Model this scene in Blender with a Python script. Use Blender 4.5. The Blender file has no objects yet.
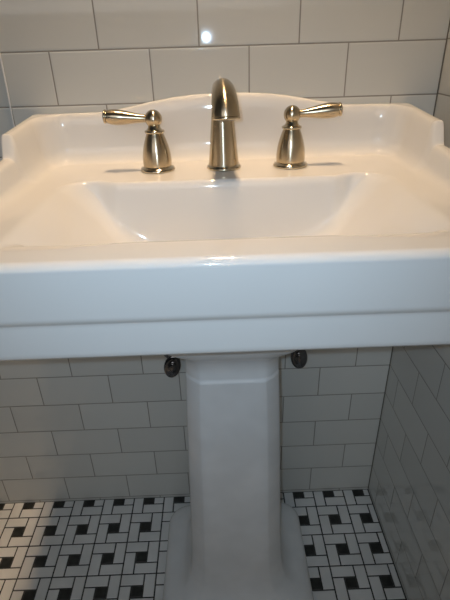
import bpy, bmesh, math
from mathutils import Vector, Euler

C = bpy.context.scene.collection
MM = 0.001
PI = math.pi

# ------------------------------------------------------------------ helpers
def sstep(a, b, x):
    t = min(1.0, max(0.0, (x - a) / (b - a)))
    return t * t * (3 - 2 * t)

def obj(name, verts, faces, mat, parent=None, smooth=True, mats=None, fmat=None):
    """verts in millimetres -> ONE mesh object in metres"""
    me = bpy.data.meshes.new(name)
    me.from_pydata([(v[0] * MM, v[1] * MM, v[2] * MM) for v in verts], [], faces)
    for m in (mats or [mat]):
        me.materials.append(m)
    if fmat:
        for p, k in zip(me.polygons, fmat):
            p.material_index = k
    bm = bmesh.new(); bm.from_mesh(me)
    bmesh.ops.recalc_face_normals(bm, faces=bm.faces)
    bm.to_mesh(me); bm.free()
    for p in me.polygons:
        p.use_smooth = smooth
    o = bpy.data.objects.new(name, me)
    C.objects.link(o)
    if parent is not None:
        o.parent = parent
    return o

def empty(name, loc=(0, 0, 0)):
    o = bpy.data.objects.new(name, None)
    o.empty_display_size = 0.02
    o.location = tuple(c * MM for c in loc)
    C.objects.link(o)
    return o

def tag(o, label, cat, group=None):
    o['label'] = label; o['category'] = cat
    if group: o['group'] = group
    return o

def struct(o):
    o['kind'] = 'structure'
    return o

def sweep(path, n=32, squash=None, cap=True):
    """path: list of (x,y,z,r); rings perpendicular to the path, returns verts, faces"""
    P = [Vector(p[:3]) for p in path]
    verts, faces = [], []
    prev = None
    for i, p in enumerate(P):
        a = P[max(i - 1, 0)]; b = P[min(i + 1, len(P) - 1)]
        t = (b - a)
        if t.length < 1e-6: t = Vector((0, 0, 1))
        t.normalize()
        if prev is None:
            ref = Vector((1, 0, 0)) if abs(t.x) < .9 else Vector((0, 1, 0))
            u = (ref - t * ref.dot(t)).normalized()
        else:
            u = (prev - t * prev.dot(t)).normalized()
        prev = u
        w = t.cross(u)
        r = path[i][3]
        su = squash[i][0] if squash else 1
        sw = squash[i][1] if squash else 1
        for k in range(n):
            ang = 2 * PI * k / n
            verts.append(tuple(p + u * (r * su * math.cos(ang)) + w * (r * sw * math.sin(ang))))
    for i in range(len(P) - 1):
        for k in range(n):
            k2 = (k + 1) % n
            faces.append((i * n + k, i * n + k2, (i + 1) * n + k2, (i + 1) * n + k))
    if cap:
        faces.append(tuple(range(n))[::-1])
        faces.append(tuple((len(P) - 1) * n + k for k in range(n)))
    return verts, faces

def lathe(prof, cx, cy, cz, n=48):
    """prof: (r, z) going up, vertical axis"""
    verts, faces = [], []
    for r, z in prof:
        for k in range(n):
            a = 2 * PI * k / n
            verts.append((cx + r * math.cos(a), cy + r * math.sin(a), cz + z))
    for i in range(len(prof) - 1):
        for k in range(n):
            k2 = (k + 1) % n
            faces.append((i * n + k, i * n + k2, (i + 1) * n + k2, (i + 1) * n + k))
    faces.append(tuple(range(n))[::-1])
    faces.append(tuple((len(prof) - 1) * n + k for k in range(n)))
    return verts, faces

def sphere(cx, cy, cz, r, sx=1, sy=1, sz=1, nu=32, nv=18):
    prof = []
    for j in range(1, nv):
        a = -PI / 2 + PI * j / nv
        prof.append((r * math.cos(a), r * math.sin(a)))
    v, f = lathe(prof, 0, 0, 0, nu)
    return [(cx + p[0] * sx, cy + p[1] * sy, cz + p[2] * sz) for p in v], f

def smooth_path(pts, n=8):
    """Catmull-Rom through (x,y,z,r)"""
    out = []
    for i in range(len(pts) - 1):
        p0 = pts[max(i - 1, 0)]; p1 = pts[i]; p2 = pts[i + 1]; p3 = pts[min(i + 2, len(pts) - 1)]
        for k in range(n):
            t = k / n
            out.append(tuple(0.5 * (2 * b + (c - a) * t + (2 * a - 5 * b + 4 * c - d) * t * t + (3 * b - a - 3 * c + d) * t ** 3)
                             for a, b, c, d in zip(p0, p1, p2, p3)))
    out.append(tuple(pts[-1]))
    return out

# ------------------------------------------------------------------ materials
def mat(name, color, rough=.3, metal=0., spec=.5, coat=0., aniso=0.):
    m = bpy.data.materials.new(name); m.use_nodes = True
    b = m.node_tree.nodes['Principled BSDF']
    b.inputs['Base Color'].default_value = (*color, 1)
    b.inputs['Roughness'].default_value = rough
    b.inputs['Metallic'].default_value = metal
    b.inputs['Specular IOR Level'].default_value = spec
    b.inputs['Coat Weight'].default_value = coat
    b.inputs['Anisotropic'].default_value = aniso
    return m

def brushed(m, axis, rot=0.):
    nt = m.node_tree; b = nt.nodes['Principled BSDF']
    t = nt.nodes.new('ShaderNodeTangent'); t.direction_type = 'RADIAL'; t.axis = axis
    nt.links.new(t.outputs['Tangent'], b.inputs['Tangent'])
    b.inputs['Anisotropic Rotation'].default_value = rot
    return m

def noise_vary(m, scale, c1, c2, bump=0., bscale=None, bdist=.001):
    nt = m.node_tree; b = nt.nodes['Principled BSDF']
    tc = nt.nodes.new('ShaderNodeTexCoord')
    nz = nt.nodes.new('ShaderNodeTexNoise'); nz.inputs['Scale'].default_value = scale
    nt.links.new(tc.outputs['Object'], nz.inputs['Vector'])
    cr = nt.nodes.new('ShaderNodeValToRGB')
    cr.color_ramp.elements[0].color = (*c1, 1); cr.color_ramp.elements[1].color = (*c2, 1)
    cr.color_ramp.elements[0].position = .35; cr.color_ramp.elements[1].position = .65
    nt.links.new(nz.outputs['Fac'], cr.inputs['Fac'])
    nt.links.new(cr.outputs['Color'], b.inputs['Base Color'])
    if bump:
        n2 = nt.nodes.new('ShaderNodeTexNoise'); n2.inputs['Scale'].default_value = bscale or scale
        nt.links.new(tc.outputs['Object'], n2.inputs['Vector'])
        bp = nt.nodes.new('ShaderNodeBump'); bp.inputs['Strength'].default_value = bump
        bp.inputs['Distance'].default_value = bdist
        nt.links.new(n2.outputs['Fac'], bp.inputs['Height'])
        nt.links.new(bp.outputs['Normal'], b.inputs['Normal'])
    return m

CHINA = mat('white_vitreous_china', (.80, .79, .765), rough=.05, spec=.5)
noise_vary(CHINA, 9, (.795, .775, .74), (.81, .79, .755))
CHINA_P = mat('white_vitreous_china_pedestal', (.78, .78, .77), rough=.16, spec=.45)
noise_vary(CHINA_P, 16, (.74, .74, .73), (.80, .80, .79), bump=.02, bscale=10)
NICKEL = brushed(mat('brushed_nickel_warm', (.53, .445, .32), rough=.24, metal=1., aniso=.85), 'Z', .25)
noise_vary(NICKEL, 8, (.52, .435, .31), (.54, .455, .33))
NICKEL_LEVER = brushed(mat('brushed_nickel_lever', (.53, .445, .32), rough=.24, metal=1., aniso=.6), 'X', .25)
noise_vary(NICKEL_LEVER, 8, (.52, .435, .31), (.54, .455, .33))
NICKEL_P = mat('polished_nickel_warm', (.57, .50, .38), rough=.15, metal=1.)
CHROME = mat('worn_chrome', (.20, .20, .21), rough=.08, metal=1.)
RUBBER = mat('dark_braided_hose', (.05, .05, .052), rough=.5)
noise_vary(RUBBER, 900, (.03, .03, .03), (.10, .10, .10))
CORD = mat('white_cord', (.90, .88, .85), rough=.4)
CAULK = mat('dark_caulk', (.10, .10, .095), rough=.6)
WTILE = mat('white_mosaic_tile', (.72, .70, .67), rough=.32, spec=.5)
noise_vary(WTILE, 14, (.74, .73, .705), (.83, .815, .79))
BTILE = mat('black_mosaic_tile', (.018, .019, .018), rough=.35, spec=.5)
noise_vary(BTILE, 60, (.012, .013, .012), (.03, .031, .028))
GROUT = mat('dark_floor_grout', (.07, .068, .064), rough=.85, spec=.2)
noise_vary(GROUT, 30, (.045, .044, .042), (.10, .097, .09))
PAINT = mat('painted_plaster', (.16, .18, .20), rough=.6)
noise_vary(PAINT, 3, (.15, .17, .19), (.17, .19, .21))

# wall tile: running bond, 155 x 78.24 mm, driven by object coordinates
def wall_tile(name, along, off_u, off_v, phase):
    m = mat(name, (.7, .69, .66), rough=.10, spec=.5)
    nt = m.node_tree; L = nt.links; b = nt.nodes['Principled BSDF']
    tc = nt.nodes.new('ShaderNodeTexCoord')
    sp = nt.nodes.new('ShaderNodeSeparateXYZ'); L.new(tc.outputs['Object'], sp.inputs[0])
    def M(op, a, bb=None, c=None):
        n = nt.nodes.new('ShaderNodeMath'); n.operation = op
        for i, v in enumerate((a, bb, c)):
            if v is None: continue
            if isinstance(v, (int, float)): n.inputs[i].default_value = v
            else: L.new(v, n.inputs[i])
        return n.outputs[0]
    HX, VZ = .155, .078243
    u = M('SUBTRACT', sp.outputs[along], off_u)
    v = M('DIVIDE', M('SUBTRACT', sp.outputs['Z'], off_v), VZ)
    row = M('FLOOR', v)
    par = M('FRACT', M('MULTIPLY', M('ADD', row, 1000 + phase), .5))      # 0 or .5
    uu = M('ADD', M('DIVIDE', u, HX), par)
    fu = M('FRACT', uu); fv = M('FRACT', v)
    du = M('MULTIPLY', M('MINIMUM', fu, M('SUBTRACT', 1, fu)), HX)
    dv = M('MULTIPLY', M('MINIMUM', fv, M('SUBTRACT', 1, fv)), VZ)
    d = M('MINIMUM', du, dv)
    mr = nt.nodes.new('ShaderNodeMapRange'); mr.interpolation_type = 'SMOOTHSTEP'
    L.new(d, mr.inputs['Value'])
    mr.inputs['From Min'].default_value = .0007; mr.inputs['From Max'].default_value = .0014
    tilefac = mr.outputs[0]
    # colour: slight tone per tile
    comb = nt.nodes.new('ShaderNodeCombineXYZ')
    L.new(M('FLOOR', uu), comb.inputs[0]); L.new(row, comb.inputs[1])
    wn = nt.nodes.new('ShaderNodeTexWhiteNoise'); L.new(comb.outputs[0], wn.inputs['Vector'])
    tone = M('ADD', M('MULTIPLY', wn.outputs['Value'], .05), .67)
    tc3 = nt.nodes.new('ShaderNodeCombineColor')
    L.new(tone, tc3.inputs[0]); L.new(M('MULTIPLY', tone, .985), tc3.inputs[1]); L.new(M('MULTIPLY', tone, .915), tc3.inputs[2])
    mx = nt.nodes.new('ShaderNodeMix'); mx.data_type = 'RGBA'
    L.new(tilefac, mx.inputs['Factor'])
    mx.inputs['A'].default_value = (.29, .265, .23, 1)
    L.new(tc3.outputs[0], mx.inputs['B'])
    L.new(mx.outputs['Result'], b.inputs['Base Color'])
    rr = nt.nodes.new('ShaderNodeMapRange'); L.new(tilefac, rr.inputs['Value'])
    rr.inputs['To Min'].default_value = .8; rr.inputs['To Max'].default_value = .045
    L.new(rr.outputs[0], b.inputs['Roughness'])
    # pillow edge + glaze waviness
    pe = nt.nodes.new('ShaderNodeMapRange'); pe.interpolation_type = 'SMOOTHSTEP'
    L.new(d, pe.inputs['Value'])
    pe.inputs['From Min'].default_value = .0004; pe.inputs['From Max'].default_value = .0030
    nz = nt.nodes.new('ShaderNodeTexNoise'); nz.inputs['Scale'].default_value = 22
    nz.inputs['Detail'].default_value = 1
    L.new(tc.outputs['Object'], nz.inputs['Vector'])
    h = M('ADD', M('MULTIPLY', pe.outputs[0], 1.0), M('MULTIPLY', nz.outputs['Fac'], .16))
    bp = nt.nodes.new('ShaderNodeBump'); bp.inputs['Strength'].default_value = .22
    bp.inputs['Distance'].default_value = .0012
    L.new(h, bp.inputs['Height']); L.new(bp.outputs['Normal'], b.inputs['Normal'])
    return m

ZA = 1.02329
TILE_BACK = wall_tile('glossy_white_subway_tile_back', 'X', .0518949, ZA, 1)
TILE_RIGHT = wall_tile('glossy_white_subway_tile_right', 'Y', -.2845, ZA + .001, 0)

# ------------------------------------------------------------------ room shell
XR, XL, YB, YF, ZC = 360.5, -1300.0, 0.0, -2100.0, 2700.0
def slab(name, lo, hi, m):
    x0, y0, z0 = lo; x1, y1, z1 = hi
    v = [(x0, y0, z0), (x1, y0, z0), (x1, y1, z0), (x0, y1, z0), (x0, y0, z1), (x1, y0, z1), (x1, y1, z1), (x0, y1, z1)]
    f = [(0, 3, 2, 1), (4, 5, 6, 7), (0, 1, 5, 4), (1, 2, 6, 5), (2, 3, 7, 6), (3, 0, 4, 7)]
    return struct(obj(name, v, f, m, smooth=False))
slab('wall_back', (XL - 80, YB, -60), (XR + 80, YB + 80, ZC), TILE_BACK)
slab('wall_right', (XR, YF, -60), (XR + 80, YB, ZC), TILE_RIGHT)
CORNER = mat('corner_grout', (.16, .145, .12), rough=.8)
slab('trim_1', (XR - 1.6, -1.6, 2), (XR, YB, ZC - 1), CORNER)
slab('wall_left', (XL - 80, YF, -60), (XL, YB, ZC), PAINT)
slab('wall_front', (XL - 80, YF - 80, -60), (XR + 80, YF, ZC), PAINT)
slab('ceiling', (XL - 80, YF - 80, ZC), (XR + 80, YB + 80, ZC + 60), PAINT)

# floor: pinwheel mosaic, one mesh (pattern stays inside it)
def floor():
    P = 77.104; FX0, FY0 = 360.551 - 0, -122.888
    FX0 = -555.296
    u = P / 3; g = 1.6; ch = .9
    V, F, K = [], [], []
    V += [(XL, YF, -1.6), (XR, YF, -1.6), (XR, YB, -1.6), (XL, YB, -1.6)]; F.append((0, 1, 2, 3)); K.append(2)
    b = len(V)
    V += [(XL, YF, -40), (XR, YF, -40), (XR, YB, -40), (XL, YB, -40)]
    F += [(b + 3, b + 2, b + 1, b), (0, b, b + 1, 1), (1, b + 1, b + 2, 2), (2, b + 2, b + 3, 3), (3, b + 3, b, 0)]; K += [2] * 5
    cells = [((0, 2), (2, 3), 0), ((2, 3), (1, 3), 0), ((1, 3), (0, 1), 0), ((0, 1), (0, 2), 0), ((1, 2), (1, 2), 1)]
    i0 = int((XL - FX0) // P) - 1; i1 = int((XR - FX0) // P) + 1
    j0 = int((YF - FY0) // P) - 1; j1 = int((YB - FY0) // P) + 1
    import random
    rnd = random.Random(4)
    for i in range(i0, i1 + 1):
        for j in range(j0, j1 + 1):
            ox, oy = FX0 + i * P, FY0 + j * P
            for (cx, cy, k) in cells:
                x0 = max(ox + cx[0] * u + g, XL + 1); x1 = min(ox + cx[1] * u - g, XR - 3)
                y0 = max(oy + cy[0] * u + g, YF + 1); y1 = min(oy + cy[1] * u - g, YB - 2)
                if x1 - x0 < 3 or y1 - y0 < 3: continue
                dz = rnd.uniform(-.25, .1)
                b = len(V)
                V += [(x0, y0, -1.6), (x1, y0, -1.6), (x1, y1, -1.6), (x0, y1, -1.6)]
                V += [(x0, y0, -.7 + dz), (x1, y0, -.7 + dz), (x1, y1, -.7 + dz), (x0, y1, -.7 + dz)]
                V += [(x0 + ch, y0 + ch, dz), (x1 - ch, y0 + ch, dz), (x1 - ch, y1 - ch, dz), (x0 + ch, y1 - ch, dz)]
                for q in range(4):
                    r = (q + 1) % 4
                    F.append((b + q, b + r, b + 4 + r, b + 4 + q)); K.append(k)
                    F.append((b + 4 + q, b + 4 + r, b + 8 + r, b + 8 + q)); K.append(k)
                F.append((b + 8, b + 9, b + 10, b + 11)); K.append(k)
    struct(obj('floor', V, F, None, smooth=False, mats=[WTILE, BTILE, GROUT], fmat=K))
floor()

# ------------------------------------------------------------------ the sink
SX = 6.0                       # centre line
HW = 306.0                     # half width
YBK, YFR = -3.0, -444.0
ZD = 860.0

def splash_top(x):
    s = min(1.0, abs(x - 12) / 215.0) ** 1.4
    return 934 + 23 * (1 - s * s * (3 - 2 * s))

def side_top(y):
    if y > -143:
        return 934 + (y + 20) / 114 * 8 if y < -20 else 934
    t = sstep(143, 163, -y)
    low = 896 - 34 * sstep(165, 415, -y)
    return 926 + (low - 926) * t

STEEP = [(-9, 0), (0, 0), (2, .8), (4, 2.6), (5.6, 6), (7, 11), (8.2, 20), (9.2, 34), (11, 60), (13.2, 82), (20, 103), (32, 117), (54, 127), (75, 135), (100, 138), (200, 140)]
SLOPE = [(-20, 0), (0, 0), (5, .8), (10, 3), (18, 8.5), (30, 20), (45, 37), (65, 61), (85, 83), (105, 102), (125, 116), (150, 128), (180, 136), (240, 140), (300, 140)]
def lut(T, e):
    for i in range(len(T) - 1):
        if T[i][0] <= e <= T[i + 1][0]:
            m = []
            for q in (i, i + 1):
                a = T[max(q - 1, 0)]; b = T[min(q + 1, len(T) - 1)]
                m.append((b[1] - a[1]) / (b[0] - a[0]))
            w = T[i + 1][0] - T[i][0]; t = (e - T[i][0]) / w
            return ((2 * t ** 3 - 3 * t * t + 1) * T[i][1] + (t ** 3 - 2 * t * t + t) * w * m[0]
                    + (-2 * t ** 3 + 3 * t * t) * T[i + 1][1] + (t ** 3 - t * t) * w * m[1])
    return T[-1][1]

PROF = [(-9, 1), (0, 1), (9, 1), (12, .985), (14, .96), (16, .90), (17.5, .80), (21, .32), (23, .20), (26, .115), (31, .045), (37, .01), (42, 0), (60, 0), (200, 0)]
def splash_profile(e):
    return lut(PROF, e)

def deck(x, y):
    xs = x - SX
    eb = YBK - y
    es = HW - abs(xs)
    ef = y - YFR
    # rim / splash
    a = max(62 - eb, 0.0); b = max(62 - es, 0.0)
    e = max(0.0, 62 - math.hypot(a, b))
    q = splash_profile(e)
    w = sstep(-10, 10, es - eb)
    top = splash_top(x) * w + side_top(y) * (1 - w)
    z = ZD + (top - ZD) * q
    # flat, very slightly crowned front rim
    z -= 1.5 * sstep(-330, -430, y) if False else 0
    # bowl: steep back and front walls, long sloping sides, rounded plan corners
    db = -165.0 + 13 * sstep(150, 184, abs(xs)) - y; df = y + 399.0 + 12 * sstep(90, 190, abs(xs)); dx = 233.0 - abs(xs)
    dy = min(db, df)
    Rc = 46.0 if db < df else 3.0
    dy2 = dy - (Rc - math.sqrt(max(0.0, Rc * Rc - (Rc - min(dx, Rc)) ** 2))) if 0 < dx else -1
    dx2 = dx - (Rc - math.sqrt(max(0.0, Rc * Rc - (Rc - min(dy, Rc)) ** 2))) if 0 < dy else -1
    if dx2 > 0 and dy2 > 0:
        a1 = lut(STEEP, dy2 if db < df else dy2 / (2.4 + 2.6 * sstep(100, 205, abs(xs)))); a2 = lut(SLOPE, dx2)
        k = 60.0
        kk = min(k, 1.2 * min(a1, a2) + .01)
        h = max(kk - abs(a1 - a2), 0) / kk
        z -= min(a1, a2) - h * h * kk * .25
    # raised lip fall to the outer edge
    eo = max(0.0, min(es, eb))
    Rf = 9.0
    if ef < Rf:
        z -= Rf - math.sqrt(max(0.0, Rf * Rf - (Rf - max(ef, 0)) ** 2))
    R = 4.0
    if eo < R:
        z -= R - math.sqrt(max(0.0, R * R - (R - eo) ** 2))
    return z

def build_sink():
    def axis(lo, hi, step):
        n = int(round((hi - lo - 16) / step))
        mid = [lo + 8 + (hi - lo - 16) * k / n for k in range(n + 1)]
        edge = [0, .15, .4, .8, 1.3, 2, 3, 4.4, 6]
        return [lo + e for e in edge] + mid + [hi - e for e in reversed(edge)]
    def dense(vals, lo, hi, step):
        n = int(round((hi - lo) / step))
        return sorted([v for v in vals if not lo - .3 <= v <= hi + .3] + [lo + (hi - lo) * k / n for k in range(n + 1)])
    xs = axis(SX - HW, SX + HW, 3.0)
    xs = dense(dense(xs, SX - HW + 9, SX - HW + 36, .9), SX + HW - 36, SX + HW - 9, .9)
    ys = axis(YFR, YBK, 2.4)
    ys = dense(dense(dense(ys, -186, -144, .9), YBK - 36, YBK - 9, .9), YFR + 1, YFR + 46, 1.0)
    nx, ny = len(xs), len(ys)
    V, F = [], []
    def roundcorner(x, y):
        for R, cx, cy in ((26, SX - HW + 26, YFR + 26), (26, SX + HW - 26, YFR + 26), (14, SX - HW + 14, YBK - 14), (14, SX + HW - 14, YBK - 14)):
            a = (x - cx) * (1 if cx > SX else -1); b = (y - cy) * (1 if cy > -200 else -1)
            if a > 0 and b > 0:
                a2 = a * math.sqrt(1 - b * b / (2 * R * R)); b2 = b * math.sqrt(1 - a * a / (2 * R * R))
                return cx + a2 * (1 if cx > SX else -1), cy + b2 * (1 if cy > -200 else -1)
        return x, y
    for y in ys:
        for x in xs:
            X, Y = roundcorner(x, y)
            V.append((X, Y, deck(x, y)))
    for j in range(ny - 1):
        for i in range(nx - 1):
            F.append((j * nx + i, j * nx + i + 1, (j + 1) * nx + i + 1, (j + 1) * nx + i))
    ring = [i for i in range(nx)] + [j * nx + nx - 1 for j in range(1, ny)] + \
           [(ny - 1) * nx + i for i in range(nx - 2, -1, -1)] + [j * nx for j in range(ny - 2, 0, -1)]
    # outward normals in plan for the inset
    n = len(ring)
    base = [Vector(V[k]) for k in ring]
    prof = [(0, 840, 0), (0, 804, 0), (.5, 801, 0), (1.5, 798.6, 0), (3, 796.4, 0), (4.6, 794.8, 0), (5.4, 793.2, 0), (5.6, 790, 0),
            (5.6, 760.5, 0), (6.2, 755.8, 0), (8, 753, 0), (11, 752, 0), (22, 751.5, 0)]
    prev = ring
    def inset(k, d):
        p = base[k]
        x = p.x; y = p.y
        sx = (HW - d) / HW
        cy = (YBK + YFR) / 2; hy = (YBK - YFR) / 2
        dyb = d if y < cy else d * .3
        sy = (hy - dyb) / hy
        return SX + (x - SX) * sx, cy + (y - cy) * sy
    for d, z, _ in prof:
        row = []
        for k in range(n):
            X, Y = inset(k, d)
            row.append(len(V)); V.append((X, Y, min(z, base[k].z - 3)))
        for k in range(n):
            k2 = (k + 1) % n
            F.append((prev[k], prev[k2], row[k2], row[k]))
        prev = row
    for sx, y0, y1, z in ((.92, -420, -20, 751), (.84, -392, -134, 748), (.80, -376, -138, 726), (.75, -362, -143, 712), (.64, -346, -152, 708), (.3, -310, -210, 708), (.1, -285, -255, 708)):
        sy = (y1 - y0) / (YBK - YFR); yc = (y0 + y1) / 2
        row = []
        for k in range(n):
            row.append(len(V)); V.append((SX + (base[k].x - SX) * sx, yc + (base[k].y - (YBK + YFR) / 2) * sy, z))
        for k in range(n):
            k2 = (k + 1) % n
            F.append((prev[k], prev[k2], row[k2], row[k]))
        prev = row
    F.append(tuple(prev))
    t = empty('sink_basin', (0, 0, 0))
    tag(t, 'white ceramic sink basin with arched backsplash and deep front apron', 'sink')
    o = obj('basin_body', V, F, CHINA, t)
    v, f = lathe([(10, -2), (30, -2), (31.5, 0), (31, 1.6), (27, 2.6), (24, 1), (21, -.5)], SX, -281.5, 721)
    dr = obj('drain_flange', v, f, NICKEL_P, t)
    v, f = lathe([(3, -1), (19, -1), (19.5, 3), (17, 5), (9, 6.2), (2, 6.6)], SX, -281.5, 721)
    obj('stopper', v, f, NICKEL, dr)
    return t
build_sink()

# pedestal: lofted rounded rectangles
def build_pedestal():
    def section(z, hw, yf, yb, r, cham=0.0):
        bow = 0.0
        pts = []
        x0, x1 = SX + 1.5 - hw, SX + 1.5 + hw
        NA = 8
        def arc(cx, cy, a0):
            for k in range(NA + 1):
                a = a0 + PI / 2 * k / NA
                t = k / NA
                qx = (1 - t) * math.cos(a0) + t * math.cos(a0 + PI / 2); qy = (1 - t) * math.sin(a0) + t * math.sin(a0 + PI / 2)
                pts.append([cx + r * (math.cos(a) * (1 - cham) + qx * cham), cy + r * (math.sin(a) * (1 - cham) + qy * cham), z])
        arc(x0 + r, yf + r, PI)
        for k in range(1, 8): pts.append([x0 + r + (x1 - x0 - 2 * r) * k / 8, yf - bow * math.sin(PI * k / 8), z])
        arc(x1 - r, yf + r, 1.5 * PI)
        for k in range(1, 6): pts.append([x1, yf + r + (yb - yf - 2 * r) * k / 6, z])
        arc(x1 - r, yb - r, 0)
        for k in range(1, 8): pts.append([x1 - r - (x1 - x0 - 2 * r) * k / 8, yb, z])
        arc(x0 + r, yb - r, PI / 2)
        for k in range(1, 6): pts.append([x0, yb - r - (yb - yf - 2 * r) * k / 6, z])
        return pts
    keys = [  # z, half width, front, back, corner radius, chamfer share
        (0, 151, -338, -66, 44, 0), (18, 152.6, -340, -64, 44, 0), (35, 153, -340, -64, 44, 0), (45, 151.5, -338, -66, 44, 0), (52, 147.5, -334, -70, 43, 0),
        (57, 140, -327, -76, 41, 0), (61, 130, -319, -84, 38, .1), (66, 117.5, -310, -93, 35, .2), (74, 106.5, -303, -100, 32, .4), (87, 98, -297, -105, 30, .6),
        (108, 91.5, -293, -108, 29, .7), (145, 87.5, -290.5, -110, 28, .8), (200, 84.5, -289, -111, 27, .8), (300, 81, -287.5, -112, 26, .8), (450, 76, -286.5, -114, 24, .8),
        (550, 71.9, -286, -116, 23, .8), (578, 70.5, -286, -116, 23, .8), (590, 70, -286.2, -116, 23, .8), (593, 69.9, -285.8, -116, 23, .8), (597, 69.8, -283.6, -116, 23, .7),
        (601, 69.6, -283.2, -116, 23, .6), (615, 69.2, -284, -116, 23, .5), (630, 69.8, -289, -116, 22, .4),
        (642, 72, -298, -116, 22, .3), (651, 77, -307, -116, 22, .2), (660, 84, -316, -116, 22, .1), (672, 92.5, -326, -116, 22, 0), (688, 99, -333, -116, 22, 0), (700, 102, -337, -116, 24, 0), (707.6, 102, -337, -116, 24, 0)]
    # refine with Catmull-Rom
    rows = [r[:5] + (min(1.0, max(0.0, r[5])),) for r in smooth_path([tuple(k) for k in keys], 5)]
    V, F = [], []
    for r in rows:
        V += section(*r)
    n = len(section(*rows[0]))
    for i in range(len(rows) - 1):
        for k in range(n):
            k2 = (k + 1) % n
            F.append((i * n + k, i * n + k2, (i + 1) * n + k2, (i + 1) * n + k))
    F.append(tuple(range(n))[::-1]); F.append(tuple((len(rows) - 1) * n + k for k in range(n)))
    o = obj('sink_pedestal', V, F, CHINA_P)
    tag(o, 'white ceramic pedestal column with flared base on the mosaic floor', 'pedestal')
build_pedestal()

# ------------------------------------------------------------------ faucet
FAUCET = empty('faucet', (SX, -100, ZD + .2))
tag(FAUCET, 'brushed nickel widespread faucet with two lever handles at the back of the sink', 'faucet')
def build_spout():
    def L(v): return [(p[0] - SX, p[1] + 100, p[2] - ZD) for p in v]
    v, f = lathe([(24.5, 0), (26, .6), (26.2, 2.6), (25, 4.6), (22.8, 5.6), (22.3, 7), (23, 8)], SX, -100, ZD)
    flange = (L(v), f)
    pts = [(SX, -100, 867, 22.8), (SX, -100, 876, 21.8), (SX, -100, 895, 20), (SX, -100, 915, 18.2), (SX, -100, 934, 16.6), (SX, -102, 950, 15.2),
           (SX, -111, 963.5, 14.4), (SX + .4, -128, 971, 14.6), (SX + .9, -148, 971.5, 15.4), (SX + 1.6, -166, 966.5, 16.6), (SX + 2.2, -178, 958.5, 17.6), (SX + 2.6, -184, 950, 18.3), (SX + 2.7, -185.5, 944, 18.6)]
    v, f = sweep(smooth_path(pts, 6), 48)
    t = obj('spout', L(v), f, NICKEL, FAUCET)
    obj('base_flange', flange[0], flange[1], NICKEL_P, t)
    d = (Vector((0, -.5, -7))).normalized()
    p = Vector((SX + 2.7, -185.6, 943))
    ring = [(*(p - d * 2.0), 18.6), (*(p - d * 1.2), 19.2), (*(p + d * .6), 19.2), (*(p + d * 1.4), 18.4), (*(p + d * 1.4), 14), (*(p + d * .6), 13)]
    v, f = sweep(ring, 48)
    obj('spout_tip', L(v), f, NICKEL_P, t)
    v, f = sweep([(*(p + d * .2), 12.6), (*(p + d * 2.6), 12.6), (*(p + d * 3.0), 11.8)], 32)
    obj('aerator', L(v), f, CHROME, t)
build_spout()

def build_handle(cx, sgn):
    v, f = lathe([(24.5, 0), (26, .6), (26.2, 2.4), (25.2, 4.2), (22.5, 5.4), (21.2, 6.6), (21, 8)], 0, 0, 0)
    flange = (v, f)
    prof = smooth_path([(21.2, 7, 0, 0), (21.6, 12, 0, 0), (21.2, 20, 0, 0), (19.8, 30, 0, 0), (17.2, 40, 0, 0), (14.4, 48, 0, 0), (12.4, 53, 0, 0), (11.8, 55, 0, 0)], 4)
    v, f = lathe([(p[0], p[1]) for p in prof], 0, 0, 0)
    t = obj('handle', v, f, NICKEL, FAUCET)
    t.location = ((cx - SX) * MM, 0, 0)
    obj('base_flange', flange[0], flange[1], NICKEL_P, t)
    v, f = lathe([(11.6, 53.5), (14, 54.4), (14.8, 56), (14.2, 57.6), (12.2, 58.4), (10.6, 59.5), (9, 62), (8.4, 66)], 0, 0, 0)
    obj('collar', v, f, NICKEL_P, t)
    v, f = sphere(0, 0, 73.5, 12.4, sz=1.02)
    obj('ball', v, f, NICKEL, t)
    lz = lambda s: 73.5 + s * .075
    pts = [(8, 5.6), (15, 5.4), (22, 6.1), (32, 7.8), (43, 9.6), (52, 10.6), (59, 10.4), (64, 9.6), (66.5, 9.0)]
    path = smooth_path([(sgn * s, 0, lz(s), r) for s, r in pts], 5)
    v, f = sweep(path, 32)
    lever = (v, f)
    path = [(sgn * s, 0, lz(s), r) for s, r in ((66, 8.2), (66.6, 7.9), (67.4, 8.2), (68, 9.3), (69.4, 9.7), (70.8, 9.1), (71.8, 7), (72.3, 3.4))]
    v, f = sweep(path, 32)
    n0 = len(lever[0])
    obj('lever', lever[0] + v, lever[1] + [tuple(k + n0 for k in q) for q in f], NICKEL_LEVER, t)
    return t
build_handle(-94.5, -1)
build_handle(107.5, 1)

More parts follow.
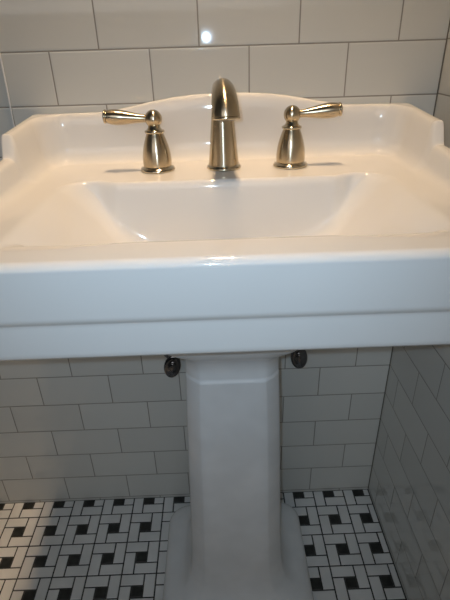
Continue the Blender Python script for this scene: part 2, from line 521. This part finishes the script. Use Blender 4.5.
# ------------------------------------------------------------------ shut-off valves under the sink
def build_valve(cx, cz, lean, label):
    t = empty('shutoff_valve', (cx, 0, cz))
    tag(t, label, 'valve', 'shutoff valves under the sink')
    def turn(v):   # lathe axis z -> -y (away from the wall)
        return [(p[0], -p[2], p[1]) for p in v]
    v, f = lathe([(27, .2), (27, 1.2), (25, 4), (20, 7), (13, 8.6), (9, 9)], 0, 0, 0, 40)
    obj('wall_flange', turn(v), f, CHROME, t)
    v, f = lathe([(7.5, 8), (7.5, 26), (10, 27), (10.5, 30), (10.5, 44), (9.5, 47), (6, 48), (5.5, 58)], 0, 0, 0, 32)
    obj('valve_body', turn(v), f, CHROME, t)
    # oval handle, tall, with a hub
    hp = []
    H = [(1, 0), (12, 0), (15, 1), (16, 3.5), (15, 6), (11, 7.2), (7, 7.4), (6.5, 10), (5, 11.2), (1, 11.5)]
    v, f = lathe(H, 0, 0, 56, 40)
    v = [(p[0] * 1.05, p[1] * 1.75, p[2]) for p in v]
    ca, sa = math.cos(lean), math.sin(lean)
    v = [(p[0] * ca - p[1] * sa, p[0] * sa + p[1] * ca, p[2]) for p in v]
    obj('oval_handle', turn(v), f, CHROME, t)
    v, f = lathe([(7, 10), (7, 12), (9.5, 12.5), (9.5, 22), (7, 23), (5, 24)], 0, -37, 0, 6)
    obj('compression_nut', v, f, CHROME, t, smooth=False)
    tx = SX - cx
    s = 1 if tx > 0 else -1
    up = 742 - cz
    path = smooth_path([(0, -37, 22, 4.6), (0, -37, 60, 4.6), (s * 3, -38, 120, 4.6), (s * 4, -52, 180, 4.6), (s * 6, -78, up - 44, 4.6), (s * 6, -88, up - 5, 4.6)], 8)
    v, f = sweep(path, 16)
    obj('supply_hose', v, f, RUBBER, t)
build_valve(-108, 459, -.22, 'chrome shutoff valve with oval handle on the wall left of the pedestal')
build_valve(147, 470, .12, 'chrome shutoff valve with oval handle on the wall right of the pedestal')

# thin white cord hanging on the wall at the left
v, f = sweep(smooth_path([(-332.5, -3, 1700, 1.3), (-332.3, -3, 1300, 1.3), (-332.4, -3, 1030, 1.3), (-336, -3, 915, 1.3), (-337, -3, 830, 1.3)], 8), 10)
tag(obj('hanging_cord', v, f, CORD), 'thin white cord hanging down the tiled wall left of the sink', 'cord')

# ------------------------------------------------------------------ light
def area(name, loc, target, size, power, color, sy=None):
    l = bpy.data.lights.new(name, 'AREA'); l.energy = power; l.color = color
    l.shape = 'RECTANGLE' if sy else 'DISK'; l.size = size
    if sy: l.size_y = sy
    o = bpy.data.objects.new(name, l); C.objects.link(o)
    o.location = Vector(loc)
    o.rotation_euler = (Vector(target) - Vector(loc)).to_track_quat('-Z', 'Y').to_euler()
    return o
WARM = (1.0, .70, .42); COOL = (.72, .86, 1.0)
for k, x in enumerate((-.02, .045)):
    l = bpy.data.lights.new('ceiling_downlight', 'SPOT'); l.energy = 29.5; l.color = WARM; l.shadow_soft_size = .025
    l.spot_size = math.radians(39); l.spot_blend = 1.0
    o = bpy.data.objects.new('ceiling_downlight', l); C.objects.link(o); o.location = (x, -.125, 2.6)
    o.rotation_euler = (Vector((-.12, -.06, 0)) - Vector((x, -.125, 2.6))).to_track_quat('-Z', 'Y').to_euler()
# the photographer's flash, just beside the lens
l = bpy.data.lights.new('phone_flash', 'SPOT'); l.energy = 5.7; l.color = (.54, .755, .98); l.shadow_soft_size = .004
l.spot_size = math.radians(95); l.spot_blend = 1.0
o = bpy.data.objects.new('phone_flash', l); C.objects.link(o); o.location = (-.021, -.832, 1.043)
o.rotation_euler = Euler((1.04, .0263604, -.0254934), 'XYZ')

g = area('ceiling_diffuser', (.012, -.22, 2.66), (.012, -.14, 0), .10, .92, WARM, .22)
g.data.spread = math.radians(48)
area('front_fill', (-.45, -2.08, 1.35), (-.45, 0, 1.1), 1.62, 8.6, (.97, .95, .93), 1.3)  # added fill lamp behind the camera for soft ambient light; no doorway built

w = bpy.data.worlds.new('World'); bpy.context.scene.world = w; w.use_nodes = True
w.node_tree.nodes['Background'].inputs[0].default_value = (.5, .5, .52, 1)
w.node_tree.nodes['Background'].inputs[1].default_value = .1

# ------------------------------------------------------------------ camera
cd = bpy.data.cameras.new('camera'); cam = bpy.data.objects.new('camera', cd); C.objects.link(cam)
cam.location = (-.00646, -.82848, 1.02933)
cam.rotation_euler = Euler((1.0686731, .0263604, -.0254934), 'XYZ')
cd.sensor_fit = 'VERTICAL'; cd.sensor_height = 36; cd.sensor_width = 27
cd.lens = 470.71 / 600 * 36
cd.clip_start = .01
sc = bpy.context.scene
sc.camera = cam
sc.view_settings.view_transform = 'Standard'; sc.view_settings.look = 'None'
sc.view_settings.gamma = 1; sc.view_settings.use_curve_mapping = False
sc.view_settings.exposure = 0.0
